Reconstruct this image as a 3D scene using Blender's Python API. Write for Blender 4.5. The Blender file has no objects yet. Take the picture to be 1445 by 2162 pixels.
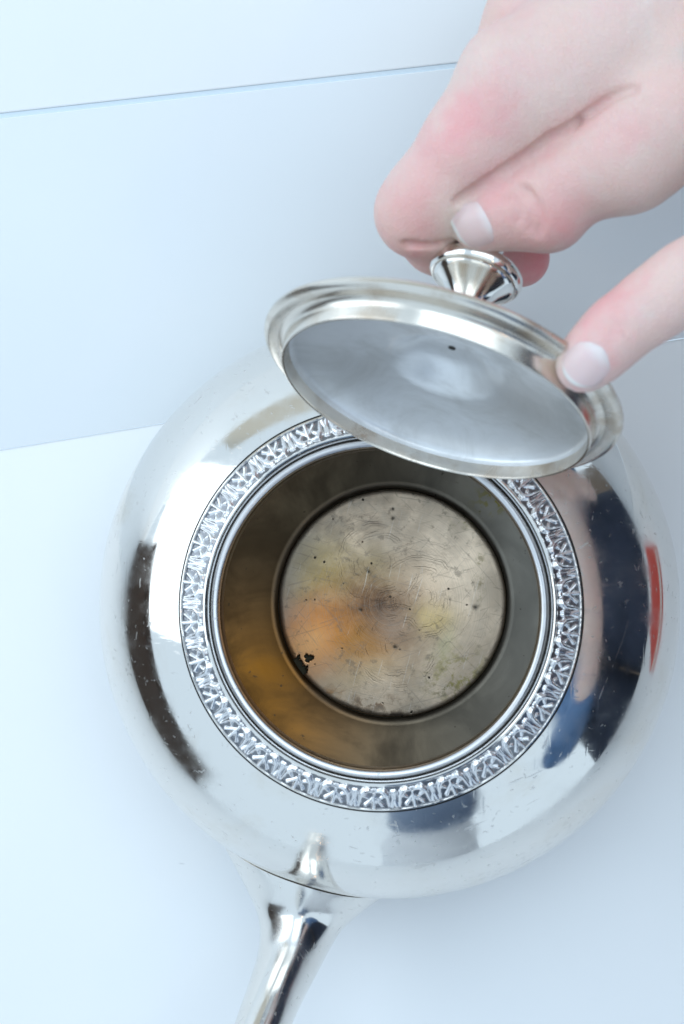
import bpy, bmesh, math, random
import numpy as np
from mathutils import Vector, Matrix
random.seed(4); RNG = np.random.default_rng(4)
SC = bpy.context.scene
COL = SC.collection
MM = 0.001                      # all sizes below are in millimetres

# ------------------------------------------------------------------ camera
FPX = 35.0 / 23.5 * 2162.0      # focal length in photograph pixels
PX0, PY0 = 722.5, 1081.0
NAD = (961.0, 1219.0)           # where the straight-down ray meets the picture
def _rot():
    v = np.array([(NAD[0]-PX0)/FPX, -(NAD[1]-PY0)/FPX, -1.0]); v /= np.linalg.norm(v)
    t = np.array([0, 0, -1.0]); k = np.cross(v, t); s = np.linalg.norm(k); c = v @ t
    K = np.array([[0, -k[2], k[1]], [k[2], 0, -k[0]], [-k[1], k[0], 0]])
    return np.eye(3) + K + K @ K * ((1-c)/s**2)
CR = _rot()
CAM = np.array([20.016, 8.154, 494.0])
def P(px, py, z):
    """the point of the photograph (px, py) that lies z mm above the table"""
    d = CR @ np.array([(px-PX0)/FPX, -(py-PY0)/FPX, -1.0])
    return CAM + d * (z - CAM[2]) / d[2]
cd = bpy.data.cameras.new("camera"); co = bpy.data.objects.new("camera", cd); COL.objects.link(co)
co.matrix_world = Matrix.Translation(Vector(CAM*MM)) @ Matrix([list(r) for r in CR]).to_4x4()
cd.sensor_fit = 'VERTICAL'; cd.sensor_height = 23.5; cd.sensor_width = 23.5; cd.lens = 35.0
cd.clip_start = 0.01; cd.clip_end = 50.0
cd.dof.use_dof = True; cd.dof.focus_distance = 0.462; cd.dof.aperture_fstop = 14.0
SC.camera = co

# ------------------------------------------------------------------ world, lamps, exposure
W = bpy.data.worlds.new("World"); SC.world = W; W.use_nodes = True
bg = W.node_tree.nodes["Background"]
bg.inputs[0].default_value = (0.69, 0.86, 1.02, 1); bg.inputs[1].default_value = 0.93
def area(name, loc, target, sx, sy, power, color):
    l = bpy.data.lights.new(name, 'AREA'); l.shape = 'RECTANGLE'; l.size = sx*MM; l.size_y = sy*MM
    l.energy = power; l.color = color
    o = bpy.data.objects.new(name, l); COL.objects.link(o)
    o.location = Vector(loc)*MM
    o.rotation_euler = (Vector(target)-Vector(loc)).to_track_quat('-Z', 'Y').to_euler()
    return o
area("window_light", (-950, 250, 640), (0, 0, 60), 900, 1000, 3.5, (0.86, 0.94, 1.0))
area('overhead_fill_light', (170, 330, 1150), (60, 0, 60), 1000, 700, 3.4, (0.80, 0.92, 1.0))  # added overhead fill that brightens the right side and the bottom plate
bulb = bpy.data.lights.new('warm_bulb', 'POINT'); bulb.energy = 0.5; bulb.color = (1.0, 0.55, 0.22); bulb.shadow_soft_size = 0.03
bo = bpy.data.objects.new('warm_bulb', bulb); COL.objects.link(bo); bo.location = (0.42, -0.35, 1.05)
SC.view_settings.view_transform = 'Standard'; SC.view_settings.look = 'None'
SC.view_settings.exposure = 0.22; SC.view_settings.gamma = 1.0
SC.render.engine = 'CYCLES'
SC.cycles.max_bounces = 14; SC.cycles.glossy_bounces = 8; SC.cycles.diffuse_bounces = 5
SC.cycles.use_denoising = True
SC.cycles.sample_clamp_indirect = 6.0

# ------------------------------------------------------------------ object helpers
def tag(o, label=None, cat=None, group=None, kind=None):
    for k, v in (('label', label), ('category', cat), ('group', group), ('kind', kind)):
        if v: o[k] = v
    return o
def empty(name, loc=(0, 0, 0), rot=None):
    o = bpy.data.objects.new(name, None); COL.objects.link(o)
    o.location = Vector(loc)*MM; o.empty_display_size = 0.01
    if rot is not None: o.rotation_euler = rot
    return o
def mesh(name, verts, faces, mat, parent=None, smooth=True, sharp=None):
    me = bpy.data.meshes.new(name)
    me.from_pydata([tuple(v) for v in (np.asarray(verts, float)*MM)], [], faces)
    me.update()
    if mat: me.materials.append(mat)
    if smooth:
        me.polygons.foreach_set('use_smooth', [True]*len(me.polygons))
    if sharp:
        bm = bmesh.new(); bm.from_mesh(me)
        for e in bm.edges:
            if len(e.link_faces) == 2 and e.calc_face_angle(0) > math.radians(sharp): e.smooth = False
        bm.to_mesh(me); bm.free()
    o = bpy.data.objects.new(name, me); COL.objects.link(o)
    if parent: o.parent = parent
    return o
def lathe_geo(prof, seg=192, closed=False):
    """profile of (r, z) turned round z"""
    V, F = [], []
    n = len(prof)
    a = np.linspace(0, 2*np.pi, seg, endpoint=False)
    for r, z in prof:
        V.append(np.c_[r*np.cos(a), r*np.sin(a), np.full(seg, z)])
    V = np.concatenate(V)
    m = n if closed else n-1
    for i in range(m):
        j = (i+1) % n
        for k in range(seg):
            l = (k+1) % seg
            F.append((i*seg+k, i*seg+l, j*seg+l, j*seg+k))
    return V, F
def lathe(name, prof, mat, parent, seg=192, closed=False, sharp=38):
    V, F = lathe_geo(prof, seg, closed)
    return mesh(name, V, F, mat, parent, True, sharp)
def spline(pts, n):
    """Catmull-Rom through pts"""
    p = np.asarray(pts, float); p = np.vstack([2*p[0]-p[1], p, 2*p[-1]-p[-2]])
    out = []
    m = len(p)-3
    for u in np.linspace(0, m, n):
        i = min(int(u), m-1); t = u-i
        a, b, c, d = p[i:i+4]
        out.append(0.5*((2*b)+(c-a)*t+(2*a-5*b+4*c-d)*t*t+(3*b-a-3*c+d)*t**3))
    return np.array(out)
def box_prism(name, top, thick, mat, parent=None, bev=0.6):
    """a slab whose top face is the polygon top (list of 3-D points, counter-clockwise seen from above)"""
    top = [Vector(p) for p in top]
    nrm = (top[1]-top[0]).cross(top[2]-top[1]).normalized()
    bm = bmesh.new()
    t = [bm.verts.new(p*MM) for p in top]; b = [bm.verts.new((p-nrm*thick)*MM) for p in top]
    bm.faces.new(t); bm.faces.new(b[::-1])
    n = len(top)
    for i in range(n): bm.faces.new((t[i], b[i], b[(i+1) % n], t[(i+1) % n]))
    bmesh.ops.bevel(bm, geom=bm.edges[:], offset=bev*MM, segments=2, affect='EDGES', profile=0.5)
    bmesh.ops.recalc_face_normals(bm, faces=bm.faces[:])
    me = bpy.data.meshes.new(name); bm.to_mesh(me); bm.free()
    me.materials.append(mat)
    o = bpy.data.objects.new(name, me); COL.objects.link(o)
    if parent: o.parent = parent
    return o

# ------------------------------------------------------------------ material helpers
class G:
    """a small node-graph builder"""
    def __init__(s, name):
        s.m = bpy.data.materials.new(name); s.m.use_nodes = True
        s.t = s.m.node_tree; s.b = s.t.nodes["Principled BSDF"]
        s.out = s.t.nodes["Material Output"]
        s.co = s.n('ShaderNodeTexCoord').outputs['Object']
    def n(s, typ, ins=None, **kw):
        nd = s.t.nodes.new(typ)
        for k, v in kw.items(): setattr(nd, k, v)
        for k, v in (ins or {}).items(): s.put(nd.inputs[k], v)
        return nd
    def put(s, sock, v):
        if isinstance(v, bpy.types.NodeSocket): s.t.links.new(v, sock)
        elif isinstance(v, tuple) and len(v) == 3 and sock.type == 'RGBA': sock.default_value = (*v, 1)
        else: sock.default_value = v
    def set(s, **kw):
        for k, v in kw.items(): s.put(s.b.inputs[k.replace('_', ' ')], v)
        return s
    def math(s, op, a, b=0.0, c=0.0, clamp=False):
        nd = s.n('ShaderNodeMath', operation=op, use_clamp=clamp)
        for i, v in enumerate((a, b, c)): s.put(nd.inputs[i], v)
        return nd.outputs[0]
    def noise(s, scale, detail=4, rough=0.55, co=None, dist=0.0):
        return s.n('ShaderNodeTexNoise', {'Vector': co or s.co, 'Scale': scale, 'Detail': detail, 'Roughness': rough, 'Distortion': dist}).outputs['Fac']
    def ramp(s, f, lo, hi, a=0.0, b=1.0):
        return s.n('ShaderNodeMapRange', {'Value': f, 'From Min': lo, 'From Max': hi, 'To Min': a, 'To Max': b}, interpolation_type='SMOOTHSTEP').outputs[0]
    def mix(s, f, a, b, mode='MIX'):
        nd = s.n('ShaderNodeMix', data_type='RGBA', blend_type=mode)
        s.put(nd.inputs[0], f); s.put(nd.inputs[6], a); s.put(nd.inputs[7], b)
        return nd.outputs[2]
    def blob(s, c, sig, ang=0.0, co=None):
        """soft spot of 1 at c (mm) falling off with sig = (sx, sy, sz) mm"""
        mp = s.n('ShaderNodeMapping', {'Vector': co or s.co, 'Location': tuple(Vector(c)*MM), 'Rotation': (0, 0, ang), 'Scale': tuple(Vector(sig)*MM)}, vector_type='TEXTURE')
        l = s.n('ShaderNodeVectorMath', {0: mp.outputs[0]}, operation='DOT_PRODUCT'); s.put(l.inputs[1], mp.outputs[0])
        return s.math('POWER', 2.718, s.math('MULTIPLY', l.outputs['Value'], -0.5))
    def warp(s, scale, amt):
        nz = s.n('ShaderNodeTexNoise', {'Vector': s.co, 'Scale': scale, 'Detail': 3}).outputs['Color']
        a = s.n('ShaderNodeVectorMath', {0: nz, 1: (0.5, 0.5, 0.5)}, operation='SUBTRACT').outputs[0]
        b = s.n('ShaderNodeVectorMath', {0: a, 'Scale': amt*MM}, operation='SCALE').outputs[0]
        return s.n('ShaderNodeVectorMath', {0: s.co, 1: b}, operation='ADD').outputs[0]
    def stretch(s, sc, co=None):
        return s.n('ShaderNodeMapping', {'Vector': co or s.co, 'Scale': sc}).outputs[0]
    def bump(s, h, dist, strength=1.0):
        s.put(s.b.inputs['Normal'], s.n('ShaderNodeBump', {'Height': h, 'Distance': dist*MM, 'Strength': strength}).outputs[0])
        return s

def mat_silver(name, base=(0.80, 0.775, 0.735), tarn=(0.62, 0.53, 0.40), tamt=0.4, r0=0.05, r1=0.24, scr=0.8, scuffs=()):
    g = G(name)
    big = g.ramp(g.noise(26, 5, 0.6, dist=0.6), 0.50, 0.78)
    fine = g.ramp(g.noise(240, 4, 0.65), 0.55, 0.75)
    cl = g.mix(g.math('MULTIPLY', big, tamt), base, tarn)
    cl = g.mix(g.math('MULTIPLY', g.math('MULTIPLY', fine, big), tamt), cl, (0.45, 0.40, 0.33))
    for (px, py, z), sg in scuffs:
        f = g.math('MULTIPLY', g.blob(P(px, py, z), sg, 0.45, co=g.warp(160, 6)), g.ramp(g.noise(420, 5, 0.75), 0.52, 0.64))
        cl = g.mix(g.math('MULTIPLY', f, 0.8), cl, (0.22, 0.20, 0.18))
    hair = None
    for an, sc_ in ((0.4, 420), (1.2, 520), (2.2, 460), (2.8, 600)):
        mp = g.n('ShaderNodeMapping', {'Vector': g.warp(30, 3), 'Rotation': (0.2, 0.1, an), 'Scale': (26, 1, 1)}, vector_type='TEXTURE').outputs[0]
        f = g.ramp(g.noise(sc_*1.25, 2, 0.5, co=mp), 0.70, 0.725)
        hair = f if hair is None else g.math('MAXIMUM', hair, f)
    cl = g.mix(g.math('MULTIPLY', hair, 0.30*scr), cl, (0.45, 0.43, 0.41))
    s1 = g.noise(900, 2, 0.5, co=g.stretch((1, 0.05, 0.3)))
    s2 = g.noise(700, 2, 0.5, co=g.stretch((0.06, 1, 0.3)))
    sc = g.math('ADD', g.ramp(s1, 0.62, 0.72), g.ramp(s2, 0.64, 0.74))
    rg = g.math('ADD', g.ramp(g.noise(60, 5, 0.65), 0.35, 0.75, r0, r1), g.math('ADD', g.math('MULTIPLY', hair, 0.22*scr), g.math('MULTIPLY', sc, 0.05*scr)))
    g.set(Base_Color=cl, Metallic=1.0, Roughness=rg)
    hgt = g.math('ADD', g.math('MULTIPLY', sc, -0.4*scr), g.math('MULTIPLY', g.noise(45, 2), 1.5))
    g.bump(hgt, 0.012)
    return g.m
M = {}
M['silver'] = mat_silver('polished_silver', scuffs=(((1060, 1790, 50), (14, 5, 9)), ((1190, 1740, 48), (9, 3, 9)), ((560, 850, 50), (8, 3, 9)), ((330, 1130, 50), (3, 6, 9)), ((1320, 1075, 55), (3, 6, 9))))
M['spout'] = mat_silver('polished_silver_spout', tamt=0.35, r0=0.11, r1=0.30)
M['knob'] = mat_silver('bright_silver', tamt=0.2, r0=0.05, r1=0.12, scr=0.3)
M['rimring'] = mat_silver('worn_silver', base=(0.60, 0.60, 0.61), tarn=(0.36, 0.31, 0.26), tamt=0.8, r0=0.26, r1=0.42)
M['relief'] = mat_silver('relief_silver', base=(0.80, 0.80, 0.81), tarn=(0.42, 0.38, 0.34), tamt=0.5, r0=0.18, r1=0.30, scr=0.2)
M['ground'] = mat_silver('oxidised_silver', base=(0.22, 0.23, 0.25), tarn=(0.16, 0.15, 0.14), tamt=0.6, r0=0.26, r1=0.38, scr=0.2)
M['lidin'] = None
def mat_lid_inside():
    g = G('dull_plated_inside')
    n1 = g.noise(50, 6, 0.65, dist=0.8)
    cl = g.mix(g.ramp(n1, 0.38, 0.72), (0.85, 0.86, 0.87), (0.62, 0.62, 0.61))
    cl = g.mix(g.math('MULTIPLY', g.blob((22, 6, 4), (12, 9, 9)), 0.5), cl, (0.30, 0.27, 0.23))
    cl = g.mix(g.math('MULTIPLY', g.blob((-22, 12, 4), (12, 9, 9)), 0.4), cl, (0.30, 0.29, 0.28))
    br = g.noise(420, 3, 0.6, co=g.stretch((0.05, 1, 0.2)))
    g.set(Base_Color=cl, Metallic=0.42, Roughness=g.ramp(n1, 0.3, 0.7, 0.30, 0.42))
    g.bump(br, 0.09, 0.9)
    return g.m
M['lidin'] = mat_lid_inside()
def mat_rim_lid():
    g = G('lid_rim_silver')
    n1 = g.noise(70, 5, 0.6)
    cl = g.mix(g.ramp(n1, 0.45, 0.75), (0.74, 0.69, 0.62), (0.48, 0.39, 0.30))
    w = g.noise(500, 4, 0.6)
    rust = None
    for c, sg in (((-17.5, 33.2, -5), (1.4, .8, 3)), ((-2.5, 37.6, -5), (1.2, .7, 3)), ((-19.5, 32, -4), (.8, .6, 3))):
        b = g.math('MULTIPLY', g.blob(c, sg), g.ramp(w, 0.40, 0.58))
        rust = b if rust is None else g.math('MAXIMUM', rust, b)
    cl = g.mix(rust, cl, (0.22, 0.10, 0.03))
    g.set(Base_Color=cl, Metallic=g.math('SUBTRACT', 1.0, rust), Roughness=g.ramp(n1, 0.3, 0.7, 0.16, 0.30))
    g.bump(g.noise(300, 3), 0.02)
    return g.m
M['lidrim'] = mat_rim_lid()
def mat_inner():
    g = G('tarnished_interior')
    n1 = g.noise(38, 6, 0.62, dist=0.7)
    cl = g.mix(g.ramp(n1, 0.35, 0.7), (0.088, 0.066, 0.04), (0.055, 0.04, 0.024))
    sx = g.n('ShaderNodeSeparateXYZ', {0: g.co}).outputs
    rad = g.math('SQRT', g.math('ADD', g.math('POWER', sx[0], 2.0), g.math('POWER', sx[1], 2.0)))
    cl = g.mix(g.math('MULTIPLY', g.ramp(rad, 0.0372, 0.0392, 1.0, 0.0), g.ramp(n1, 0.3, 0.6, 0.5, 1.0)), cl, (0.17, 0.135, 0.095))
    am = g.blob((-44, -30, 16), (22, 24, 34))
    cl = g.mix(g.math('MULTIPLY', am, g.ramp(n1, 0.25, 0.7, 1.0, 0.55)), cl, (0.19, 0.074, 0.006))  # amber reflection at lower left, painted into the wall colour
    right_lit = g.blob((60, 5, 25), (34, 48, 40))
    cl = g.mix(g.math('MULTIPLY', right_lit, 0.75), cl, (0.34, 0.32, 0.28))  # right wall painted lighter to stand for the window light on it
    sp = g.ramp(g.noise(330, 3, 0.7), 0.66, 0.72)
    cl = g.mix(g.math('MULTIPLY', sp, 0.7), cl, (0.04, 0.03, 0.02))
    # a small greenish stain high on the far right wall
    cl = g.mix(g.math('MULTIPLY', g.blob((33, 33, 12), (4, 3, 8)), g.ramp(g.noise(420, 3), 0.48, 0.6)), cl, (0.16, 0.13, 0.02))
    g.set(Base_Color=cl, Metallic=1.0, Roughness=g.ramp(n1, 0.3, 0.7, 0.34, 0.48))
    # turning marks round the wall
    sep = g.n('ShaderNodeSeparateXYZ', {0: g.co})
    tm = g.n('ShaderNodeCombineXYZ', {2: sep.outputs[2]}).outputs[0]
    g.bump(g.math('ADD', g.noise(900, 3, co=tm), g.noise(160, 3)), 0.05, 0.6)
    return g.m
M['inner'] = mat_inner()
def mat_disc():
    g = G('stained_bottom_plate')
    wc = g.warp(90, 7); wd = g.warp(300, 1.6)
    n1 = g.noise(55, 6, 0.65); n2 = g.noise(260, 5, 0.7)
    cl = g.mix(g.ramp(n1, 0.35, 0.7), (0.64, 0.495, 0.36), (0.40, 0.31, 0.225))
    cl = g.mix(g.ramp(g.noise(170, 6, 0.75, dist=0.5), 0.40, 0.66, 0.0, 0.55), cl, (0.36, 0.31, 0.25))
    cl = g.mix(g.math('MULTIPLY', g.blob((20, 10, 9), (16, 22, 40), co=wc), 0.75), cl, (0.76, 0.61, 0.46))
    cl = g.mix(g.math('MULTIPLY', g.blob((-30, 6, 9), (6, 14, 40), co=wc), 0.6), cl, (0.44, 0.43, 0.42))
    for c, sg, an, col, am in (
        ((-7, -4), (17, 12), 0.2, (0.34, 0.18, 0.06), 0.65),
        ((-21, 8), (8, 8), 0.3, (0.42, 0.31, 0.11), 0.95), ((-6, 10), (5, 5), 0, (0.40, 0.33, 0.17), 0.65),
        ((-21, -9.5), (12.5, 8), 0.35, (0.66, 0.20, 0.025), 1.0), ((-27, -13), (6, 4.5), 0.5, (0.82, 0.42, 0.17), 0.95),
        ((-9, -12), (8, 7), -0.4, (0.46, 0.20, 0.035), 0.95), ((-4, -1), (11.5, 7.5), -0.6, (0.085, 0.042, 0.024), 1.0),
        ((1, -7), (5, 4), 0, (0.40, 0.28, 0.20), 0.6), ((14, -5), (4.5, 3.5), -0.3, (0.58, 0.42, 0.18), 0.85),
        ((17.5, -14), (1.8, 5), -0.25, (0.48, 0.43, 0.25), 0.6), ((-12, -22), (9, 4), 0.2, (0.46, 0.40, 0.26), 0.45)):
        cl = g.mix(g.math('MULTIPLY', g.blob((*c, 9), (*sg, 40), an, co=wc), g.ramp(g.noise(190, 6, 0.78), 0.34, 0.60, am*0.72, am)), cl, col)
    # crusts and rust along the edge
    for c, sg, col in (((-6, -31.5), (6, 1.6), (0.20, 0.12, 0.07)), ((-20, -29), (4, 1.5), (0.40, 0.22, 0.10)), ((16.5, -27), (3, 1.6), (0.06, 0.06, 0.05)),
                       ((21, -23), (6, 5), (0.30, 0.25, 0.08)), ((26, 27), (4, 2), (0.26, 0.22, 0.08)), ((2, -35), (5, 1), (0.10, 0.07, 0.05)), ((28, 10), (1, 6), (0.3, 0.24, 0.14))):
        f = g.math('MULTIPLY', g.blob((*c, 9), (*sg, 40), 0, co=wd), g.ramp(n2, 0.46, 0.58))
        cl = g.mix(f, cl, col)
    sep = g.n('ShaderNodeSeparateXYZ', {0: g.co})
    rr = g.math('SQRT', g.math('ADD', g.math('POWER', sep.outputs[0], 2.0), g.math('POWER', sep.outputs[1], 2.0)))
    edge = g.math('MULTIPLY', g.ramp(rr, 0.0352, 0.0363), g.ramp(n1, 0.3, 0.6, 0.3, 0.9))
    cl = g.mix(edge, cl, (0.16, 0.11, 0.07))
    # pits: small black specks
    vo = g.n('ShaderNodeTexVoronoi', {'Vector': wd, 'Scale': 330.0}).outputs
    keep = g.ramp(g.n('ShaderNodeSeparateColor', {0: vo['Color']}).outputs[0], 0.80, 0.82)
    pit = g.math('MULTIPLY', g.ramp(vo['Distance'], 0.05, 0.16, 1, 0), keep)
    vo2 = g.n('ShaderNodeTexVoronoi', {'Vector': wd, 'Scale': 95.0}).outputs
    keep2 = g.ramp(g.n('ShaderNodeSeparateColor', {0: vo2['Color']}).outputs[1], 0.90, 0.92)
    pit = g.math('MAXIMUM', pit, g.math('MULTIPLY', g.ramp(vo2['Distance'], 0.04, 0.10, 1, 0), keep2))
    for c, r in (((-10, -2.2), .42), ((1, -14), .5), ((26.5, -1.3), .6), ((-7.5, 10), .42), ((0.3, 30), .35), ((0.3, 27), .4)):
        pit = g.math('MAXIMUM', pit, g.blob((*c, 9), (r, r, 40), 0, co=g.warp(700, .7)))
    grit = g.math('MULTIPLY', g.ramp(n2, 0.56, 0.68), 0.55)
    cl = g.mix(grit, cl, (0.15, 0.12, 0.09))
    cl = g.mix(g.math('MULTIPLY', pit, 0.95), cl, (0.02, 0.018, 0.014))
    # rings left by stirring and scouring round three centres
    scr = None
    for c, fr, seedm in (((1.5, -13.5), 900, 11), ((9, 2), 800, 5), ((-4, 13), 700, 8)):
        off = g.n('ShaderNodeVectorMath', {0: wd, 1: tuple(-Vector((*c, 0))*MM)}, operation='ADD').outputs[0]
        d = g.n('ShaderNodeVectorMath', {0: off}, operation='LENGTH').outputs['Value']
        line = g.ramp(g.n('ShaderNodeTexNoise', {'Scale': 1.0, 'Detail': 2, 'Vector': g.n('ShaderNodeCombineXYZ', {0: g.math('MULTIPLY', d, 3600.0)}).outputs[0]}).outputs['Fac'], 0.54, 0.66)
        part = g.ramp(g.noise(70+seedm*9, 3, co=off), 0.44, 0.60)
        near = g.ramp(d, 0.010, 0.026, 1, 0)
        f = g.math('MULTIPLY', g.math('MULTIPLY', line, part), near)
        scr = f if scr is None else g.math('MAXIMUM', scr, f)
    cl = g.mix(g.math('MULTIPLY', scr, 0.26), cl, (0.14, 0.14, 0.12))
    for an, sc_, th, col in ((0.3, 1300, .66, (0.15, 0.13, 0.11)), (1.3, 1200, .68, (0.70, 0.66, 0.60)), (2.3, 1400, .66, (0.17, 0.14, 0.12)), (2.9, 1250, .66, (0.12, 0.10, 0.09)), (0.9, 1500, .66, (0.16, 0.13, 0.11))):
        mp = g.n('ShaderNodeMapping', {'Vector': g.warp(50, 2), 'Rotation': (0, 0, an), 'Scale': (22, 1, 1)}, vector_type='TEXTURE').outputs[0]
        f = g.ramp(g.noise(sc_, 2, 0.5, co=mp), th, th+.03)
        cl = g.mix(g.math('MULTIPLY', f, 0.26), cl, col)
    ring = g.n('ShaderNodeTexNoise', {'Scale': 1.0, 'Detail': 4, 'Vector': g.n('ShaderNodeCombineXYZ', {0: g.math('MULTIPLY', rr, 2600.0)}).outputs[0]}).outputs['Fac']
    cl = g.mix(g.ramp(ring, 0.42, 0.64, 0.0, 0.22), cl, (0.30, 0.265, 0.22))
    g.set(Base_Color=cl, Metallic=0.92, Roughness=g.ramp(n1, 0.3, 0.7, 0.27, 0.42))
    g.bump(g.math('SUBTRACT', g.math('MULTIPLY', n2, 0.6), g.math('ADD', scr, g.math('MULTIPLY', pit, 2.0))), 0.05, 0.8)
    return g.m
M['disc'] = mat_disc()
def mat_plain(name, col, rough=0.6, bump=0.02, scale=120, metallic=0.0, var=0.06):
    g = G(name)
    n = g.noise(scale, 5, 0.6)
    dk = tuple(c*(1-var) for c in col)
    g.set(Base_Color=g.mix(n, col, dk), Roughness=rough, Metallic=metallic)
    g.bump(n, bump)
    return g.m
M['olive'] = mat_plain('olive_crust', (0.045, 0.036, 0.010), 0.7, 0.2, 300, 0.0, 0.5)
M['dark'] = mat_plain('dark_recess_shade', (0.03, 0.026, 0.02), 0.6)  # near-black colour standing in for shade in grooves, lid hole and spout joint
def mat_table(name, col):
    g = G(name)
    n = g.noise(9, 4, 0.5); f = g.noise(900, 3, 0.6)
    cl = g.mix(g.ramp(n, 0.3, 0.7), col, tuple(c*0.975 for c in col))
    wd = g.warp(60, 6)
    hair = g.noise(35, 1, 0.4, co=g.stretch((0.5, 4, 1), wd))
    vo = g.n('ShaderNodeTexVoronoi', {'Vector': g.stretch((1, 2.6, 1), wd), 'Scale': 30.0}).outputs
    keep = g.ramp(g.n('ShaderNodeSeparateColor', {0: vo['Color']}).outputs[0], 0.90, 0.91)
    fl = g.math('MULTIPLY', g.ramp(vo['Distance'], 0.015, 0.04, 1, 0), keep)
    cl = g.mix(g.math('MULTIPLY', fl, 0.35), cl, (0.45, 0.45, 0.46))
    g.set(Base_Color=cl, Roughness=0.42)
    g.bump(f, 0.02, 0.5)
    return g.m
M['table'] = mat_table('white_sheet', (0.86, 0.875, 0.885))
M['panel'] = mat_table('pale_blue_white_panel', (0.825, 0.86, 0.885))
M['panel2'] = mat_table('white_panel', (0.85, 0.87, 0.88))

# ------------------------------------------------------------------ table and backdrop
L0, L1 = P(0, 950, 0), P(1445, 714, 0)            # where the table meets the first panel
dl = (L1-L0)/np.linalg.norm(L1-L0)
FL, FR = L0-dl*420, L1+dl*320
tb = box_prism('table', [(FL[0], -620, 0), (FR[0], -620, 0), tuple(FR), tuple(FL)], 18, M['table'])
tag(tb, kind='structure')
TILT = math.radians(25)
pn = np.array([-dl[1], dl[0], 0.0])                # level direction away from the table edge
up = pn*math.cos(TILT)+np.array([0, 0, math.sin(TILT)])
nrm = np.cross(dl, up)
def on_plane(px, py, p0):
    d = CR @ np.array([(px-PX0)/FPX, -(py-PY0)/FPX, -1.0])
    return CAM + d*((p0-CAM) @ nrm)/(d @ nrm)
U0, U1 = on_plane(0, 252, L0), on_plane(1445, 92, L0)
du = (U1-U0)/np.linalg.norm(U1-U0)
UL, UR = U0-du*420, U1+du*320
gap = np.array([0, 0, 0.6])
p1 = box_prism('backdrop_panel', [tuple(FL+gap), tuple(FR+gap), tuple(UR+gap), tuple(UL+gap)], 1.4, M['panel'], None, 0.12)
tag(p1, 'wide pale blue-white panel rising behind the teapot, between the table edge and the upper seam', 'backdrop panel')
q = up*1.7
p2 = box_prism('backdrop_panel', [tuple(UL+q), tuple(UR+q), tuple(UR+q+up*420), tuple(UL+q+up*420)], 6, M['panel2'], None, 0.5)
q = -nrm*0.45
M['joint'] = mat_table('pale_blue_seam_shade', (0.66, 0.75, 0.81))  # blue-grey colour stands in for the soft shadow along the seam
box_prism('joint', [tuple(UL+q+up*0.05), tuple(UR+q+up*0.05), tuple(UR+q+up*1.65), tuple(UL+q+up*1.65)], 2, M['joint'], p2, 0.1)
tag(p2, 'whiter panel along the top edge, behind the grey shadowed seam and the wrist', 'backdrop panel')

# ------------------------------------------------------------------ teapot
pot = empty('teapot')
tag(pot, 'open round silver teapot with a band of leaf ornament round its mouth', 'teapot')
t0 = math.acos((53.9-32)/52.8)
body = [(32+52.8*math.cos(t), 44+ (88.9-44)/math.sin(t0)*math.sin(t)) for t in np.linspace(t0, 0, 40)]
body += [(47+37.8*math.cos(t), 44-36*math.sin(t)) for t in np.linspace(0, math.radians(82), 26)][1:]
body += [(46, 8.0), (45.5, 6.5), (47.5, 3.0), (49.5, 1.4), (49.5, 0.0), (46, 0.0), (44, 2.0), (0.01, 2.0)]
lathe('body', body, M['silver'], pot, 256)
# neck: dark groove, ornament ground, bright bead, groove, lip
lathe('groove', [(53.95, 88.75), (53.75, 88.3), (53.5, 88.3), (53.35, 89.0)], M['dark'], pot, 256)
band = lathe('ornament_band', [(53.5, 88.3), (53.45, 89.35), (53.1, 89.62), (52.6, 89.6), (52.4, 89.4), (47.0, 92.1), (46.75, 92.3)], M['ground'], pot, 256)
lathe('bead', [(52.75, 89.2), (52.85, 89.62), (53.1, 89.8), (53.35, 89.65), (53.5, 89.1)], M['silver'], pot, 256)
lathe('groove', [(45.6, 92.3), (45.4, 91.95), (44.95, 91.95), (44.75, 92.25)], M['dark'], pot, 256)  # near-black ring paints the shade at the groove bottom
lathe('bead', [(46.8, 91.9), (46.75, 92.9), (46.5, 93.35), (46.1, 93.5), (45.75, 93.3), (45.55, 92.7), (45.5, 91.5)], M['silver'], pot, 256)
lathe('lip', [(45.5, 92.0), (44.9, 91.9), (44.55, 92.3), (44.4, 93.4), (44.1, 94.1), (43.6, 94.5), (43.0, 94.5), (42.55, 94.15), (42.4, 93.5), (42.4, 91)], M['rimring'], pot, 256)
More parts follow.
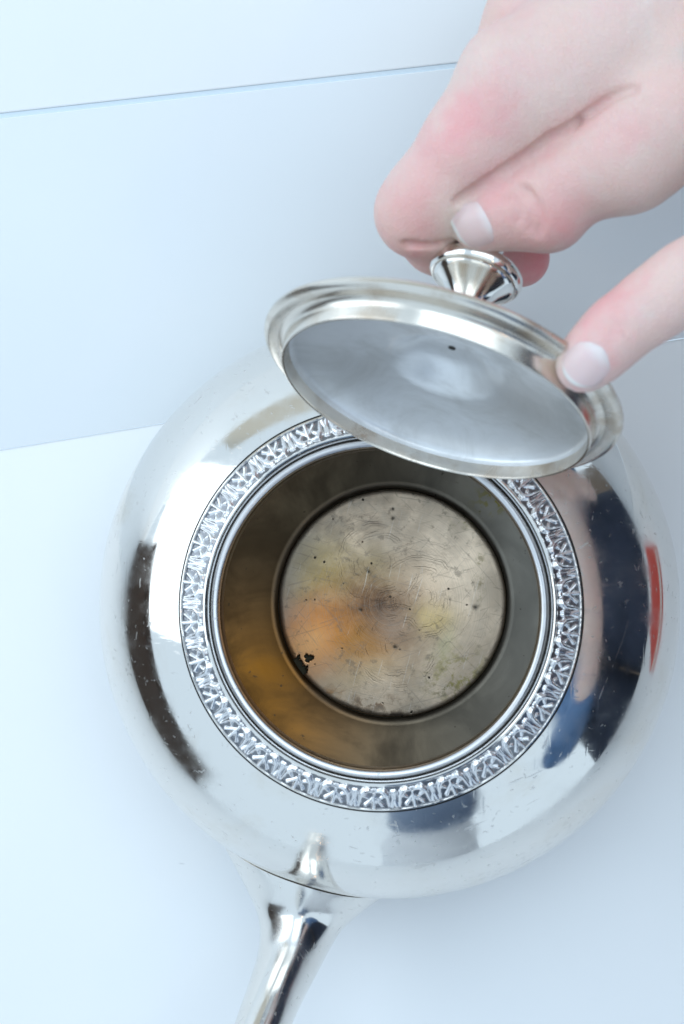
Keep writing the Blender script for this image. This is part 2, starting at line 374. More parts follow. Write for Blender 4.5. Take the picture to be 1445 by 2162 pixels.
# the ornament: thirty leaf-and-fan motifs, each a raised piece
def motif_geo():
    A = math.radians(12)
    nu, nv = 64, 40
    caps = []                                       # (x0, y0, x1, y1, r0, r1): y runs outwards 0..5.4
    def cap(*a):
        caps.append(a)
        if a[0] != 0 or a[2] != 0: caps.append((-a[0], a[1], -a[2], a[3], a[4], a[5]))
    cap(.34, .62, .34, .62, .36, .36)
    arch = [(.75, 1.1), (1.5, .85), (2.5, 1.0), (3.25, 1.75), (3.55, 2.9), (3.7, 4.1), (3.85, 5.0)]
    rad = [.40, .62, .84, .78, .56, .42, .34]
    for (p, q_, a_, b_) in zip(arch, arch[1:], rad, rad[1:]): cap(*p, *q_, a_, b_)
    cap(2.35, 2.35, 1.75, 2.75, .52, .42)
    cap(0, 1.6, 0, 5.1, .34, .66); cap(.2, 2.5, 1.1, 3.55, .32, .42); cap(1.1, 3.55, 2.1, 4.55, .42, .56)
    cap(4.85, 1.15, 4.95, 3.0, .56, .34); cap(5.0, 3.0, 4.65, 4.9, .34, .50)
    cap(.95, 5.33, 4.4, 5.33, .13, .13)
    X, Y = np.meshgrid(np.linspace(-5.17, 5.17, nu), np.linspace(0, 6.7, nv))
    Hh = np.zeros_like(X)
    for x0, y0, x1, y1, r0, r1 in caps:
        dx, dy = x1-x0, y1-y0; L = dx*dx+dy*dy
        Y5 = Y*5.45/6.7
        t = np.clip(((X-x0)*dx+(Y5-y0)*dy)/L, 0, 1) if L > 0 else np.zeros_like(X)
        d = np.hypot(X-x0-t*dx, Y5-y0-t*dy); r = (r0+(r1-r0)*t)*1.14
        h = (1-np.clip(d/r, 0, 1)**2.4)*r*1.05
        Hh = np.maximum(Hh, h)
    for _ in range(2):
        Q = np.pad(Hh, 1, mode='edge'); Hh = (Q[1:-1, 1:-1]*2+Q[:-2, 1:-1]+Q[2:, 1:-1]+Q[1:-1, :-2]+Q[1:-1, 2:])/6
    Hh = Hh - 0.08
    rr = 46.9 + Y*math.cos(math.radians(27)); zz = 92.16 - Y*math.sin(math.radians(27))
    ang = X/5.17*A/2
    rr = rr + Hh*math.sin(math.radians(27)); zz = zz + Hh*math.cos(math.radians(27))
    V = np.c_[(rr*np.cos(ang)).ravel(), (rr*np.sin(ang)).ravel(), zz.ravel()]
    F = []
    hv = Hh.ravel()
    for j in range(nv-1):
        for i in range(nu-1):
            q_ = (j*nu+i, j*nu+i+1, (j+1)*nu+i+1, (j+1)*nu+i)
            if max(hv[k] for k in q_) > -0.079: F.append(q_[::-1])
    return V, F
mv, mf = motif_geo()
mo = mesh('leaf_motif', mv, mf, M['relief'], band)
off = math.radians(-91.5)
for i in range(30):
    o = mo if i == 0 else mo.copy()
    if i: COL.objects.link(o); o.parent = band
    o.rotation_euler = (0, 0, off+math.radians(12)*i)
# interior
inner = [(42.4, 91.2), (42.2, 90), (42.2, 86), (43.5, 83.5), (50, 80), (62, 73)]
inner += [(30+49.8*math.cos(t), 44+47*math.sin(t)) for t in np.linspace(math.radians(40), 0, 12)]
bowl = [(36.55+43.2*math.cos(t), 44-35.2*math.sin(t)) for t in np.linspace(0, math.radians(90), 30)][1:]
inner += [(a, b+0.35*math.exp(-((a-44.6)/0.8)**2)) for a, b in bowl] + [(36.45, 7.4)]
lathe('under_plate', [(36.75, 7.6), (0.01, 7.6)], M['olive'], pot, 96)
lathe('inner_wall', inner, M['inner'], pot, 192, sharp=None)
def bottom_plate():
    seg = 540
    rad = list(np.linspace(0.4, 26, 14)) + list(np.linspace(26.5, 36.1, 30))
    V, F = [], []
    a = np.linspace(0, 2*np.pi, seg, endpoint=False)
    rim = 36.1 + 0.10*np.sin(a*5+1) + 0.05*np.sin(a*17) + RNG.normal(0, .03, seg)
    for r in rad:
        s = 1 + (rim/36.1-1)*(r/36.1)**6
        z = np.full(seg, 9.0) - (0.2*((r-34.6)/1.5)**2 if r > 34.6 else 0)
        V.append(np.c_[r*s*np.cos(a), r*s*np.sin(a), z])
    V = np.concatenate(V)
    def cut(x, y):
        # notch broken out of the edge, and the hole beside it
        px, py = x+30.2, y+20.6
        u = (px*0.82+py*0.57); w = (-px*0.57+py*0.82)      # u towards the centre, w along the edge
        e = 0.5*math.sin(w*3.1)+0.35*math.sin(w*7.3+1)+.2*math.sin(u*9)
        if u < 2.3+e*0.7 and -3.2+0.3*e < w < 2.6+.4*e: return True
        hx, hy = x+26.6, y+17.6
        return math.hypot(hx/1.25, hy/1.05) < 1.0+0.28*math.sin(3*math.atan2(hy, hx)+1)+0.15*math.sin(7*math.atan2(hy, hx))
    for i in range(len(rad)-1):
        for k in range(seg):
            l = (k+1) % seg
            q_ = (i*seg+k, (i+1)*seg+k, (i+1)*seg+l, i*seg+l)
            c = V[list(q_)].mean(0)
            if cut(c[0], c[1]): continue
            F.append(q_)
    F.append(tuple(range(seg)))
    o = mesh('bottom_plate', V, F, M['disc'], pot)
    sd = o.modifiers.new('thickness', 'SOLIDIFY'); sd.thickness = 0.7*MM; sd.offset = -1
    return o
bottom_plate()
# spout: lofted tube that flares where it meets the body, a hair-line open joint between them
def body_f(p):
    r = math.hypot(p[0], p[1]); z = p[2]
    if z >= 44: return ((r-32)/52.8)**2 + ((z-44)/(44.9/math.sin(t0)))**2 - 1
    return ((r-47)/37.8)**2 + ((z-44)/36.0)**2 - 1
def spout():
    # (photo x, photo y, height, half width, half depth)
    st = [(664, 1790, 36, 28, 23), (652, 1850, 36.5, 25, 20.5), (643, 1895, 37.5, 18.6, 17.5), (634, 1935, 39, 13.6, 14.5), (624, 1978, 42, 10.9, 12.6),
          (608, 2030, 47, 9.2, 11.3), (586, 2085, 54, 8.2, 10.2), (560, 2150, 62, 7.6, 9.4), (525, 2240, 72, 7.0, 8.2), (492, 2330, 82, 6.4, 7.2), (462, 2410, 92, 5.9, 6.4), (440, 2470, 99, 6.2, 6.3)]
    C_ = spline([[*P(a, b, c)] for a, b, c, _, _ in st], 74)
    H_ = spline([[w, d] for *_, w, d in st], 74)
    seg = 64
    rings = []
    for i, c in enumerate(C_):
        t = C_[min(i+1, 73)]-C_[max(i-1, 0)]; t /= np.linalg.norm(t)
        s = np.cross(t, [0, 0, 1.0]); s /= np.linalg.norm(s); u = np.cross(s, t)
        a = np.linspace(0, 2*np.pi, seg, endpoint=False)
        k = 1+0.16*np.exp(-((a-np.pi/2)/0.42)**2)*min(1, max(0, 1-abs(i-22)/26))    # soft ridge along the top
        rings.append(c + np.outer(np.cos(a)*H_[i, 0]*k**.3, s) + np.outer(np.sin(a)*H_[i, 1]*k, u))
    # first ring that is outside everywhere sets the joint; push earlier points out along their line to the body
    R_ = np.array(rings)
    start = next(i for i in range(74) if min(body_f(p) for p in R_[i]) > 0.02)
    joint = []
    for k in range(seg):
        o_, d_ = R_[start, k], R_[start-6, k]-R_[start, k]
        lo, hi = 0.0, 3.0
        for _ in range(40):
            m = (lo+hi)/2
            if body_f(o_+d_*m) > 0: lo = m
            else: hi = m
        p = o_+d_*lo; L = np.linalg.norm(d_)
        joint.append(p - d_/L*0.40)
    joint = np.array(joint)
    n0 = [joint]
    E = start+13; N_ = 17
    T0 = (R_[start+2]-joint)*2.2; T1 = (R_[E+1]-R_[E-1])*0.5*N_*0.8
    for k_ in range(1, N_):
        t = k_/N_
        n0.append((2*t**3-3*t*t+1)*joint+(t**3-2*t*t+t)*T0+(-2*t**3+3*t*t)*R_[E]+(t**3-t*t)*T1)
    cen = joint.mean(0)
    lip = cen+(joint-cen)*0.965
    allr = [lip+(-0.0), joint] + n0[1:] + list(R_[E:])
    inn = [R_[-1]*0.9+R_[-1].mean(0)*0.1, R_[-12]*0.88+R_[-12].mean(0)*0.12]
    allr += inn
    V = np.concatenate(allr); F = []
    for i in range(len(allr)-1):
        for k in range(seg):
            l = (k+1) % seg
            F.append((i*seg+k, i*seg+l, (i+1)*seg+l, (i+1)*seg+k))
    F.append(tuple(range((len(allr)-1)*seg, len(allr)*seg)))
    o = mesh('spout', V, F, M['spout'], pot, True, 50)
    # dark ring standing in for the shade inside the open joint
    shade_rings = [cen+(joint-cen)*0.985, cen+(joint-cen)*0.94]
    ax = R_[start].mean(0)-cen; ax /= np.linalg.norm(ax)
    V2 = np.concatenate([shade_rings[0]-ax*1.4, shade_rings[0]+ax*0.2, shade_rings[1]+ax*0.2]); F2 = []
    for i in range(2):
        for k in range(seg): F2.append((i*seg+k, i*seg+(k+1) % seg, (i+1)*seg+(k+1) % seg, (i+1)*seg+k))
    mesh('joint_shade', V2, F2, M['dark'], pot)
spout()

# ------------------------------------------------------------------ lid
LC = np.array([16.42, 52.6, 138.9]); LA = np.array([0.2804, 0.9062, -0.3165]); LA /= np.linalg.norm(LA)
lid = empty('teapot_cover', LC)
ex = np.cross(LA, [0, 0, 1.0]); ex /= np.linalg.norm(ex); ey = np.cross(LA, ex)     # ex: right in the picture, ey: down the picture
LR = Matrix(((ex[0], ey[0], LA[0]), (ex[1], ey[1], LA[1]), (ex[2], ey[2], LA[2])))
lid.rotation_euler = LR.to_euler()
tag(lid, 'silver teapot lid held up on edge, its dull grey inside turned to the viewer', 'lid')
def LW(x, y, w): return LC + ex*x + ey*y + LA*w
top = [(37.0, .9), (38.2, .0), (39.5, -.25), (41.8, -.25), (42.8, .0), (43.3, .6), (43.3, 1.3), (42.8, 2.0), (41.5, 2.4)]
dome = spline([(41.5, 2.4), (38, 3.4), (30, 5.6), (22, 8.0), (14, 10.4), (8, 12.2), (4.2, 13.2)], 24)
lathe('lid_shell', top[2:] + [tuple(p) for p in dome], M['lidrim'], lid, 192)
fl_prof = [(39.6, -.2), (38.4, -.35), (37.7, -1.0), (37.4, -2.0), (37.4, -4.4), (37.25, -4.85), (36.95, -5.0), (36.65, -4.85), (36.5, -4.3), (36.4, -1.5)]
lathe('flange', fl_prof, M['lidrim'], lid, 192)
ins = [tuple(p) for p in spline([(36.4, -1.6), (36.1, -.3), (34.8, .6), (30, 1.9), (24, 3.3), (18, 4.5), (15.5, 4.95)], 22)]
ins += [tuple(p) for p in spline([(14.4, 5.2), (13.2, 5.8), (11.6, 6.9), (9.4, 8.5), (7.2, 9.7), (4.6, 10.4)], 16)] + [ (1.6, 10.5), (0.9, 10.6), (0.8, 10.9), (0.75, 12.6), (0.01, 12.7)]
lathe('inner_dish', ins, M['lidin'], lid, 160)
lathe('hole_shade', [(0.95, 10.52), (0.7, 10.45), (0.01, 10.45)], M['dark'], lid, 24)  # dark cap over the hole, standing in for the shade inside
kn = [(5.6, 12.6), (4.4, 13.6), (3.3, 15.0), (2.8, 17.0), (2.9, 19.2), (3.5, 21.4), (4.9, 23.9), (6.9, 26.2), (9.0, 28.1), (9.7, 28.7), (9.95, 29.1), (10.1, 29.05), (10.6, 29.2), (11.2, 29.9), (11.5, 30.9), (11.4, 31.9), (10.9, 32.7), (10.0, 33.3), (8.6, 33.6), (7.4, 33.8), (6.8, 34.4),
      (6.3, 35.2), (5.4, 35.5), (5.0, 36.2), (4.9, 38.5), (5.1, 41.0), (5.9, 42.0), (6.2, 43.2), (5.8, 44.5), (4.4, 45.4), (2.4, 45.9), (0.01, 46)]
lathe('knob', kn, M['knob'], lid, 128, sharp=55)

# ------------------------------------------------------------------ person: hands, cuffs, torso
def surface_nets(f, org, h):
    n = np.array(f.shape)
    s = f < 0
    cs = [(i, j, k) for i in (0, 1) for j in (0, 1) for k in (0, 1)]
    def sl(c): return tuple(slice(c[a], n[a]-1+c[a]) for a in range(3))
    cnt = sum(s[sl(c)].astype(np.int8) for c in cs)
    idx = np.argwhere((cnt > 0) & (cnt < 8))
    vid = -np.ones(n-1, np.int64); vid[tuple(idx.T)] = np.arange(len(idx))
    vals = {c: f[tuple((idx+np.array(c)).T)] for c in cs}
    acc = np.zeros((len(idx), 3)); w = np.zeros(len(idx))
    for a in range(3):
        for c in cs:
            if c[a]: continue
            d = tuple(c[b]+(b == a) for b in range(3))
            v0, v1 = vals[c], vals[d]; m = (v0 < 0) != (v1 < 0)
            t = np.where(m, v0/np.where(m, v0-v1, 1), 0)
            p = np.tile(np.array(c, float), (len(idx), 1)); p[:, a] += t
            acc[m] += p[m]; w[m] += 1
    V = org+h*(idx+acc/w[:, None])
    F = []
    for a in range(3):
        b, c = (a+1) % 3, (a+2) % 3
        lo = [slice(None)]*3; hi = [slice(None)]*3
        lo[a] = slice(0, n[a]-1); hi[a] = slice(1, n[a])
        e = np.argwhere(s[tuple(lo)] != s[tuple(hi)])
        e = e[(e[:, b] > 0) & (e[:, c] > 0) & (e[:, b] < n[b]-1) & (e[:, c] < n[c]-1)]
        eb = np.zeros(3, int); eb[b] = 1; ec = np.zeros(3, int); ec[c] = 1
        q_ = np.c_[vid[tuple((e-eb-ec).T)], vid[tuple((e-ec).T)], vid[tuple(e.T)], vid[tuple((e-eb).T)]]
        fl = ~s[tuple(e.T)]
        q_[fl] = q_[fl][:, ::-1]
        F.append(q_)
    F = np.concatenate(F)
    return V, F[:, ::-1] if False else F
def smin(a, b, k):
    if k <= 0: return np.minimum(a, b)
    h = np.clip(k-np.abs(a-b), 0, None)/k
    return np.minimum(a, b)-h*h*k*0.25
def smax(a, b, k): return -smin(-a, -b, k)
def capsule(p, a, b, ra, rb):
    d = b-a; L = d @ d
    t = np.clip((p-a) @ d/L, 0, 1) if L > 0 else np.zeros(p.shape[:-1])
    return np.linalg.norm(p-a-t[..., None]*d, axis=-1)-(ra+(rb-ra)*t)
class Field:
    """a signed distance field built from rounded limbs; ops: (kind, a, b, ra, rb, k)"""
    def __init__(s): s.ops = []
    def limb(s, pts, rad, k):
        for i in range(len(pts)-1): s.ops.append(('u', np.array(pts[i]), np.array(pts[i+1]), rad[i], rad[i+1], k))
    def ball(s, p, r, k): s.ops.append(('u', np.array(p), np.array(p), r, r, k))
    def cut(s, pts, r, k):
        for i in range(len(pts)-1): s.ops.append(('c', np.array(pts[i]), np.array(pts[i+1]), r, r, k))
    def at(s, p):
        f = np.full(p.shape[:-1], 60.0)
        for o in s.ops:
            d = capsule(p, *o[1:5])
            f = smin(f, d, o[5]) if o[0] == 'u' else smax(f, -d, o[5])
        return f
    def grid(s, h, lo, hi):
        n = np.ceil((hi-lo)/h).astype(int)+1
        f = np.full(n, 60.0, np.float32)
        for o in s.ops:
            m = max(o[3], o[4])+max(14, o[5]+3*h)
            i0 = np.clip(np.floor((np.minimum(o[1], o[2])-m-lo)/h).astype(int), 0, n)
            i1 = np.clip(np.ceil((np.maximum(o[1], o[2])+m-lo)/h).astype(int)+1, 0, n)
            if (i1 <= i0).any(): continue
            ax = [lo[a]+h*np.arange(i0[a], i1[a]) for a in range(3)]
            p = np.stack(np.meshgrid(*ax, indexing='ij'), -1).astype(np.float32)
            d = capsule(p, *[x.astype(np.float32) if isinstance(x, np.ndarray) else x for x in o[1:5]])
            g_ = (slice(i0[0], i1[0]), slice(i0[1], i1[1]), slice(i0[2], i1[2]))
            f[g_] = smin(f[g_], d, o[5]) if o[0] == 'u' else smax(f[g_], -d, o[5])
        return f
    def mesh(s, h, pad=4):
        u = [o for o in s.ops if o[0] == 'u']
        lo = np.min([np.minimum(o[1], o[2])-max(o[3], o[4]) for o in u], 0)-pad*h
        hi = np.max([np.maximum(o[1], o[2])+max(o[3], o[4]) for o in u], 0)+pad*h
        return surface_nets(s.grid(h, lo, hi), lo, h)

WR = np.array(P(1690, -250, 150)); 
RE = np.array([330.0, 240.0, 215.0]); LE = np.array([345.0, -275.0, 235.0])    # elbows, out of the picture
right = Field()
J = lambda l: [np.array(P(a, b, c)) for a, b, c, _ in l]
Rr = lambda l: [r for *_, r in l]
wr = [(1640, -120, 158, 15), (1660, -185, 148, 15), (1685, -250, 136, 14), (1700, -300, 124, 13)]
thumb = [(1024, 463, 138.5, 8.0), (1065, 447, 140, 8.9), (1150, 416, 142, 9.9), (1200, 385, 144, 9.8), (1305, 318, 148, 11.6), (1410, 240, 151, 13.2), (1560, 70, 152, 15.5), (1640, -80, 152, 16)]
index = [(1085, 170, 148, 12.6), (985, 318, 143, 10.8), (930, 395, 138.5, 10.4), (884, 452, 133, 9.9)]
index2 = [(884, 456, 131, 9.5), (925, 505, 121, 8.7), (985, 537, 112, 8.3), (1040, 548, 107, 7.9), (1100, 545, 104.5, 7.4)]
middle = [(1135, 52, 131, 12.6), (1020, 265, 122, 10), (955, 385, 112, 9.6), (985, 450, 98, 8.8), (1040, 490, 92, 8.2), (1105, 470, 90, 7.6)]
ring = [(1200, -55, 116, 11.8), (1080, 220, 104, 9.6), (1010, 345, 94, 9.1), (1040, 410, 82, 8.4), (1090, 430, 78, 7.8), (1150, 400, 78, 7.2)]
pinky = [(1275, -140, 101, 10.4), (1150, 150, 90, 8.2), (1080, 285, 81, 7.6), (1100, 340, 71, 7.2), (1150, 350, 69, 6.8), (1195, 320, 70, 6.2)]
for fng, w in ((pinky, wr[3]), (ring, wr[2]), (middle, wr[1]), (index, wr[0])):
    right.limb(J([fng[0], w]), [fng[0][3], w[3]], 11)            # metacarpals
for fng in (pinky, ring, middle):
    right.limb(J(fng), Rr(fng), 2.5)
right.limb(J(index), Rr(index), 3.2)
right.limb(J([(1185, 160, 142, 13), (1500, -20, 148, 16)]), [13, 16], 10)
right.limb(J([(1230, 20, 128, 16), (1600, -160, 138, 18)]), [16, 18], 10)
right.limb(J([(1330, 150, 128, 12), (1560, -30, 138, 16)]), [12, 16], 8)     # palm side
right.limb(J(index2), Rr(index2), 1.2)
right.ball(P(893, 440, 134), 9.9, 5)
right.limb(J([(1030, 292, 142.5, 9.4), (1122, 226, 145, 10.2), (1195, 184, 147, 11), (1290, 128, 149, 12.5)]), [9.4, 10.2, 11, 12.5], 8)
right.limb(J(thumb[:6]), Rr(thumb[:6]), 1.0)
right.limb(J(thumb[5:]), Rr(thumb[5:]), 7)
right.limb(J([(1350, 238, 147, 7), (1440, 130, 151, 13)]), [7, 13], 5)        # web between thumb and index
right.ball(P(1160, 455, 140), 8.2, 6)
right.ball(P(1330, 345, 146), 10.5, 8)
fw = [np.array(P(1650, -190, 143)), (np.array(P(1700, -260, 144))*0.6+RE*0.4), RE]
right.limb(fw, [21, 27, 36], 14)
left = Field()
lf = [(1228, 774, 167, 5.6), (1258, 744, 168.5, 6.2), (1308, 695, 169, 6.75), (1380, 642, 170, 7.2), (1450, 595, 172, 7.8), (1580, 510, 176, 8.4), (1760, 400, 178, 10)]
left.limb(J(lf), Rr(lf), 4)
K = [np.array(P(1760, 400, 178)), np.array(P(1800, 445, 160)), np.array(P(1830, 480, 142)), np.array(P(1850, 520, 126))]
wl = [np.array(P(2260, 250, 176))+np.array([0, -i*3.0, -i*9.0]) for i in range(4)]
for i in range(4): left.limb([K[i], wl[i]], [10.5, 13], 10)
for i, (x, l1) in enumerate(((1, 36), (2, 33), (3, 26))):
    d = np.array([-0.85, -0.35, -0.35]); d /= np.linalg.norm(d)
    b_ = np.array([0.7, -0.5, -0.55]); b_ /= np.linalg.norm(b_)
    a0 = K[x]; a1 = a0+d*l1*.8; a2 = a1+b_*18+np.array([4, 0, -6.0]); a3 = a2+np.array([15., 4, 0])
    left.limb([a0, a1, a2, a3], [9.5, 8.5, 8, 7], 3)
tb0 = (K[0]+wl[0])/2+np.array([0, 14, 0]); left.limb([wl[0], tb0, tb0+np.array([-30, 14, -8.]), tb0+np.array([-52, 12, -20.])], [14, 12, 9.5, 7.5], 6)
left.limb([wl[1]*.5+wl[2]*.5, (wl[1]+LE)/2, LE], [20, 26, 36], 14)
body_f2 = Field()
def surf_all(field, pts):
    """first points of the field met by the rays through the photograph points pts"""
    d = np.array([CR @ np.array([(x-PX0)/FPX, -(y-PY0)/FPX, -1.0]) for x, y in pts]); d /= np.linalg.norm(d, axis=1)[:, None]
    p = CAM + d*220
    for _ in range(45):
        p = p + d*(np.maximum(field.at(p), 0)*0.75)[:, None]
    return p
def surf(field, px, py): return surf_all(field, [(px, py)])[0]
def crease(field, pts, r, sink, k):
    """a fold pressed into the skin along pts"""
    pts = spline([(x, y, 0) for x, y in pts], 7*len(pts))
    q_ = list(surf_all(field, [(p[0], p[1]) for p in pts]))
    field.cut([p - (CAM-p)/np.linalg.norm(CAM-p)*sink for p in q_], r, k)
crease(right, [(1345, 185), (1300, 203), (1255, 232), (1222, 254)], 0.6, 0.35, 1.2)
crease(right, [(1222, 254), (1190, 275), (1160, 290), (1120, 318), (1070, 352), (1010, 392), (965, 425)], 1.05, 0.75, 0.8)
crease(right, [(856, 514), (885, 517), (920, 515), (955, 508)], 0.9, 0.8, 0.8)
for pts in ([(1092, 392), (1112, 420), (1122, 452), (1118, 490)], [(1108, 398), (1132, 430), (1142, 465), (1136, 500)], [(1075, 410), (1094, 436), (1100, 470)]):
    crease(right, pts, 0.55, -0.2, 1.2)
for pts in ([(1258, 690), (1275, 705), (1296, 716)], [(1282, 670), (1302, 692), (1322, 700)]):
    crease(left, pts, 0.45, -0.25, 1.0)
def skin():
    g = G('pale_skin')
    n1 = g.noise(70, 4, 0.6); n2 = g.noise(26, 3, 0.5)
    cl = g.mix(g.ramp(n2, 0.3, 0.7), (0.74, 0.53, 0.465), (0.72, 0.585, 0.53))
    cl = g.mix(g.math('MULTIPLY', g.ramp(n1, 0.45, 0.75), 0.35), cl, (0.74, 0.51, 0.475))
    cl = g.mix(g.ramp(g.noise(330, 4, 0.7), 0.45, 0.75, 0.0, 0.35), cl, (0.78, 0.52, 0.50))
    cl = g.mix(g.ramp(g.noise(48, 3, 0.6, dist=0.6), 0.52, 0.72, 0.0, 0.40), cl, (0.72, 0.65, 0.60))
    wsk = g.warp(160, 14)
    for (px, py, z), s, am in (((1020, 222, 155), (9, 4.0, 12), .62), ((965, 290, 152), (8, 5, 12), .5), ((890, 455, 138), (12, 9, 12), .6), ((1110, 450, 150), (11, 7, 12), .35), ((1180, 470, 146), (8, 5, 12), .45), ((1330, 270, 160), (10, 4, 12), .45), ((1245, 725, 165), (7, 5, 10), 1.3),
                               ((1310, 655, 168), (4, 3.5, 10), .75), ((1340, 600, 166), (9, 3, 10), .5), ((1040, 420, 147), (4, 3.5, 10), .45), ((930, 520, 122), (9, 6, 9), .75), ((1110, 550, 104), (14, 9, 12), 1.35), ((1155, 500, 142), (6, 4, 8), .4),  # red of the fingertip behind the knob also paints its shadow
                               ((1060, 30, 150), (8, 5, 14), .4), ((1290, 60, 155), (16, 5, 14), .3), ((1180, 300, 152), (10, 2.0, 9), .5)):
        f = g.math('MULTIPLY', g.blob(P(px, py, z), s, 0.6, co=wsk), g.ramp(n1, 0.25, 0.7, am*0.40, am*0.80))
        cl = g.mix(f, cl, (0.80, 0.30, 0.32))
    for (px, py, z), s in (((960, 470, 139), (3, 4.5, 9)), ((1185, 760, 160), (3.2, 4, 9))):
        cl = g.mix(g.math('MULTIPLY', g.blob(P(px, py, z), s), .75), cl, (0.84, 0.75, 0.64))
    g.set(Base_Color=cl, Roughness=g.ramp(n1, 0.3, 0.7, 0.42, 0.55), Subsurface_Weight=0.25, Subsurface_Scale=0.004, Specular_IOR_Level=0.35)
    g.put(g.b.inputs['Subsurface Radius'], (1.0, 0.35, 0.2))
    vo = g.n('ShaderNodeTexVoronoi', {'Vector': g.warp(300, 1.5), 'Scale': 1100.0}, feature='DISTANCE_TO_EDGE').outputs['Distance']
    wr_ = g.noise(230, 4, 0.6, co=g.stretch((1, 0.35, 0.6)))
    g.bump(g.math('ADD', g.math('MULTIPLY', g.ramp(vo, 0.0, 0.12), 0.14), g.math('ADD', wr_, g.math('MULTIPLY', g.noise(900, 3, 0.6), 0.35))), 0.5, 0.75)
    return g.m
M['skin'] = skin()
vr, fr = right.mesh(0.75); vl, fl_ = left.mesh(1.2)
person = mesh('person', np.concatenate([vr, vl]), [tuple(q_) for q_ in np.concatenate([fr, fl_+len(vr)])], M['skin'])
bm = bmesh.new(); bm.from_mesh(person.data)
for _ in range(2): bmesh.ops.smooth_vert(bm, verts=bm.verts, factor=0.5, use_axis_x=True, use_axis_y=True, use_axis_z=True)
bmesh.ops.recalc_face_normals(bm, faces=bm.faces[:]); bm.to_mesh(person.data); bm.free()
person.data.polygons.foreach_set('use_smooth', [True]*len(person.data.polygons))
tag(person, 'bare pale hands, one pinching the lid knob, one finger on the lid edge', 'person')
def mat_nail():
    g = G('fingernail')
    c = g.n('ShaderNodeTexCoord').outputs['UV']
    sep = g.n('ShaderNodeSeparateXYZ', {0: c})
    tipf = g.ramp(sep.outputs[0], 0.86, 0.93)
    cl = g.mix(g.noise(90, 3), (0.77, 0.545, 0.53), (0.74, 0.54, 0.525))
    cl = g.mix(g.ramp(sep.outputs[0], 0.34, 0.10), cl, (0.79, 0.66, 0.65))
    cl = g.mix(tipf, cl, (0.80, 0.73, 0.70))
    g.set(Base_Color=cl, Roughness=0.33, Subsurface_Weight=0.15, Subsurface_Scale=0.003)
    return g.m
M['nail'] = mat_nail()
def nail(field, c, tdir, ndir, ln, wd):
    """a curved plate laid on the fingertip; c its middle, tdir towards the free edge, ndir outwards"""
    t = np.array(tdir, float); t /= np.linalg.norm(t); n = np.array(ndir, float); n -= t*(n @ t); n /= np.linalg.norm(n)
    b = np.cross(n, t)
    nu, nv = 27, 19
    V, UV = [], []
    for i in range(nu):
        u = -1+2*i/(nu-1)
        for j in range(nv):
            v = -1+2*j/(nv-1)
            wv = wd/2*((1-max(0, -u)**3.0)**0.5*0.98+0.02)*(1-0.32*max(0, u)**4)
            uu = u*ln/2 - (0.10*ln*v*v if u > 0 else 0.0)*u
            V.append((uu, v*wv, 0.0)); UV.append((i/(nu-1), j/(nv-1)))
    base = np.array([np.array(c)+t*a+b*w_ for a, w_, _ in V]); pp = base+n*14.0
    for _ in range(45): pp = pp-n*(np.clip(field.at(pp)-0.28, 0, 1.5)*0.8)[:, None]
    V = [(a, w_, h) for (a, w_, _), h in zip(V, (pp-base) @ n)]
    A = np.array(V)
    # smooth sheet: a quadratic through the dropped heights
    B = np.c_[np.ones(len(A)), A[:, 0], A[:, 1], A[:, 0]**2, A[:, 0]*A[:, 1], A[:, 1]**2]
    k, *_ = np.linalg.lstsq(B, A[:, 2], rcond=None)
    hh = 0.35*(B @ k)+0.65*A[:, 2]
    e = np.array([(abs(c_*2-1)**3+max(0, 1-2*a)**3)**(1/3) for a, c_ in UV])
    hh = hh + 0.16 - 0.80*e**4
    W3 = [np.array(c)+t*A[i, 0]+b*A[i, 1]+n*hh[i] for i in range(len(A))]
    F = [(i*nv+j, (i+1)*nv+j, (i+1)*nv+j+1, i*nv+j+1) for i in range(nu-1) for j in range(nv-1)]
    o = mesh('fingernail', W3, F, M['nail'], person)
    uvl = o.data.uv_layers.new(name='UVMap')
    for lp in o.data.loops: uvl.data[lp.index].uv = UV[lp.vertex_index]
    sd = o.modifiers.new('thickness', 'SOLIDIFY'); sd.thickness = 0.35*MM; sd.offset = -1
    return o
def nail_at(field, mid, base, tip, ndir, ln, wd):
    nail(field, surf(field, *mid), surf(field, *tip)-surf(field, *base), ndir, ln, wd)
nail_at(right, (999, 481), (1031, 466), (968, 494), (-0.14, -0.42, 0.9), 10.2, 11.0)
nail_at(left, (1236, 772), (1262, 744), (1208, 798), (-0.12, -0.2, 0.97), 10.6, 9.8)

def mat_cloth(name, c1, c2):
    g = G(name)
    w = g.noise(8, 4, 0.6, dist=0.5); f = g.noise(1500, 2)
    g.set(Base_Color=g.mix(g.ramp(w, 0.35, 0.65), c1, c2), Roughness=0.9)
    g.bump(g.math('ADD', f, g.math('MULTIPLY', g.noise(20, 3), 8)), 0.6)
    return g.m
M['cloth'] = mat_cloth('blue_cotton', (0.06, 0.13, 0.26), (0.12, 0.22, 0.40))
M['navy'] = mat_cloth('navy_cotton', (0.020, 0.028, 0.05), (0.03, 0.04, 0.07))
sh = Field()
sh.limb([RE*0.55+fw[0]*0.45, RE, np.array([490., 215, 430])], [37, 46, 62], 20)
vs, fs = sh.mesh(6)
mesh('sleeve', vs, [tuple(q_) for q_ in fs], M['cloth'], person)
sh = Field()
sh.limb([LE*0.6+wl[1]*0.4, LE, np.array([500., -210, 450])], [38, 58, 74], 20)
vs, fs = sh.mesh(6)
mesh('sleeve', vs, [tuple(q_) for q_ in fs], M['cloth'], person)
to = Field()
to.limb([np.array([520., -20, -220]), np.array([500., -10, 500])], [120, 105], 30)
to.limb([np.array([530., -290, -200]), np.array([520., -230, 480])], [120, 85], 60)
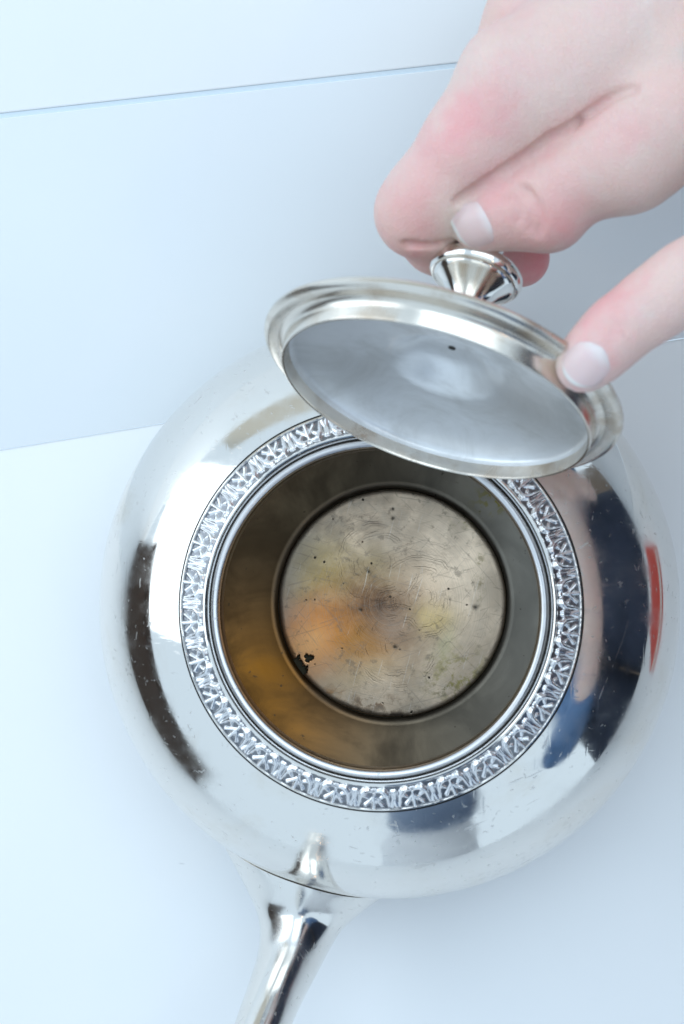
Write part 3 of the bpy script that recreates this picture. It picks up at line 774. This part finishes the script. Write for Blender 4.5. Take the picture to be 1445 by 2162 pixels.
to.limb([np.array([530., 150, -200]), np.array([500., 190, 440])], [100, 80], 60)
vs, fs = to.mesh(8)
mesh('shirt_front', vs, [tuple(q_) for q_ in fs], M['navy'], person)

M['steel'] = mat_cloth('grey_blue_cotton', (0.13, 0.18, 0.27), (0.20, 0.26, 0.36))
# the second person, seen only as the blue shape in the near side of the silver
p_to = Field()
p_to.limb([np.array([112., -545, 345]), np.array([105., -390, 550])], [118, 105], 30)
p_to.limb([np.array([-40., -400, 520]), np.array([240., -400, 520])], [62, 62], 50)
p_to.limb([np.array([-50., -400, 520]), np.array([-70., -330, 580])], [52, 44], 30)
p_to.limb([np.array([240., -400, 500]), np.array([190., -330, 560])], [52, 44], 30)
vs, fs = p_to.mesh(9)
o2 = mesh('person', vs, [tuple(q_) for q_ in fs], M['steel'])
tag(o2, 'person in a grey blue top, mirrored on the near side of the teapot', 'person')
hd = Field()
hd.limb([np.array([60., -380, 600]), np.array([55., -350, 680])], [48, 50], 10)
hd.limb([np.array([50., -310, 720]), np.array([50., -330, 770])], [66, 80], 30); hd.limb([np.array([50., -262, 705]), np.array([50., -250, 688])], [14, 11], 12)
vs, fs = hd.mesh(6)
mesh('head', vs, [tuple(q_) for q_ in fs], M['skin'], o2)
M['hair'] = mat_plain('dark_hair', (0.03, 0.022, 0.018), 0.5, 0.3, 200)
hr = Field()
hr.limb([np.array([50., -335, 745]), np.array([50., -352, 800])], [84, 80], 30); hr.limb([np.array([50., -370, 740]), np.array([50., -390, 660])], [74, 60], 20)
vs, fs = hr.mesh(6)
mesh('hair', vs, [tuple(q_) for q_ in fs], M['hair'], o2)

# things beside the teapot that show only in its polish
M['wood'] = mat_plain('dark_brown_wood', (0.075, 0.045, 0.03), 0.35, 0.1, 60, 0.0, 0.5)
M['red'] = mat_plain('red_cover', (0.62, 0.10, 0.075), 0.4, 0.03, 200)
M['paper'] = mat_plain('paper_edges', (0.75, 0.72, 0.66), 0.8, 0.05, 400)
bx = empty('wooden_box', (-470, -95, 0))
tag(bx, 'dark brown wooden box, mirrored low in the left flank of the teapot', 'box')
def slab(name, x0, x1, y0, y1, z1, th, mat, parent):
    return box_prism(name, [(x0, y0, z1), (x1, y0, z1), (x1, y1, z1), (x0, y1, z1)], th, mat, parent, 1.5)
slab('case', -80, 80, -270, 190, 126, 126, M['wood'], bx); slab('lid', -85, 85, -275, 195, 146, 19, M['wood'], bx)
bk = empty('red_book', (236, 2, 0), (0, 0, 0.25))
tag(bk, 'red covered book on the table, mirrored in the right flank of the teapot', 'book')
slab('cover', -40, 55, -50, 50, 3, 3, M['red'], bk); slab('pages', -38, 52, -48, 48, 11, 7.6, M['paper'], bk); slab('cover', -40, 55, -50, 50, 14.5, 3, M['red'], bk)
sk = Field()
sk.limb([np.array([115., -800, -250]), np.array([112., -690, 200]), np.array([112., -600, 300])], [150, 135, 112], 30)
vs, fs = sk.mesh(9)
M['linen'] = mat_cloth('pale_linen', (0.80, 0.82, 0.85), (0.72, 0.74, 0.78))
mesh('apron', vs, [tuple(q_) for q_ in fs], M['linen'], o2)
# the walls of the room, seen only in the silver
M['cream'] = mat_plain('cream_wall', (0.62, 0.55, 0.45), 0.8, 0.05, 60)
M['brown'] = mat_plain('brown_wall', (0.16, 0.115, 0.085), 0.6, 0.1, 40, 0.0, 0.4)
tag(slab('wall', -900, 620, 860, 880, 620, 1060, M['cream'], None), kind='structure')
tag(slab('wall', 1150, 1180, -700, 800, 760, 1260, M['brown'], None), kind='structure')
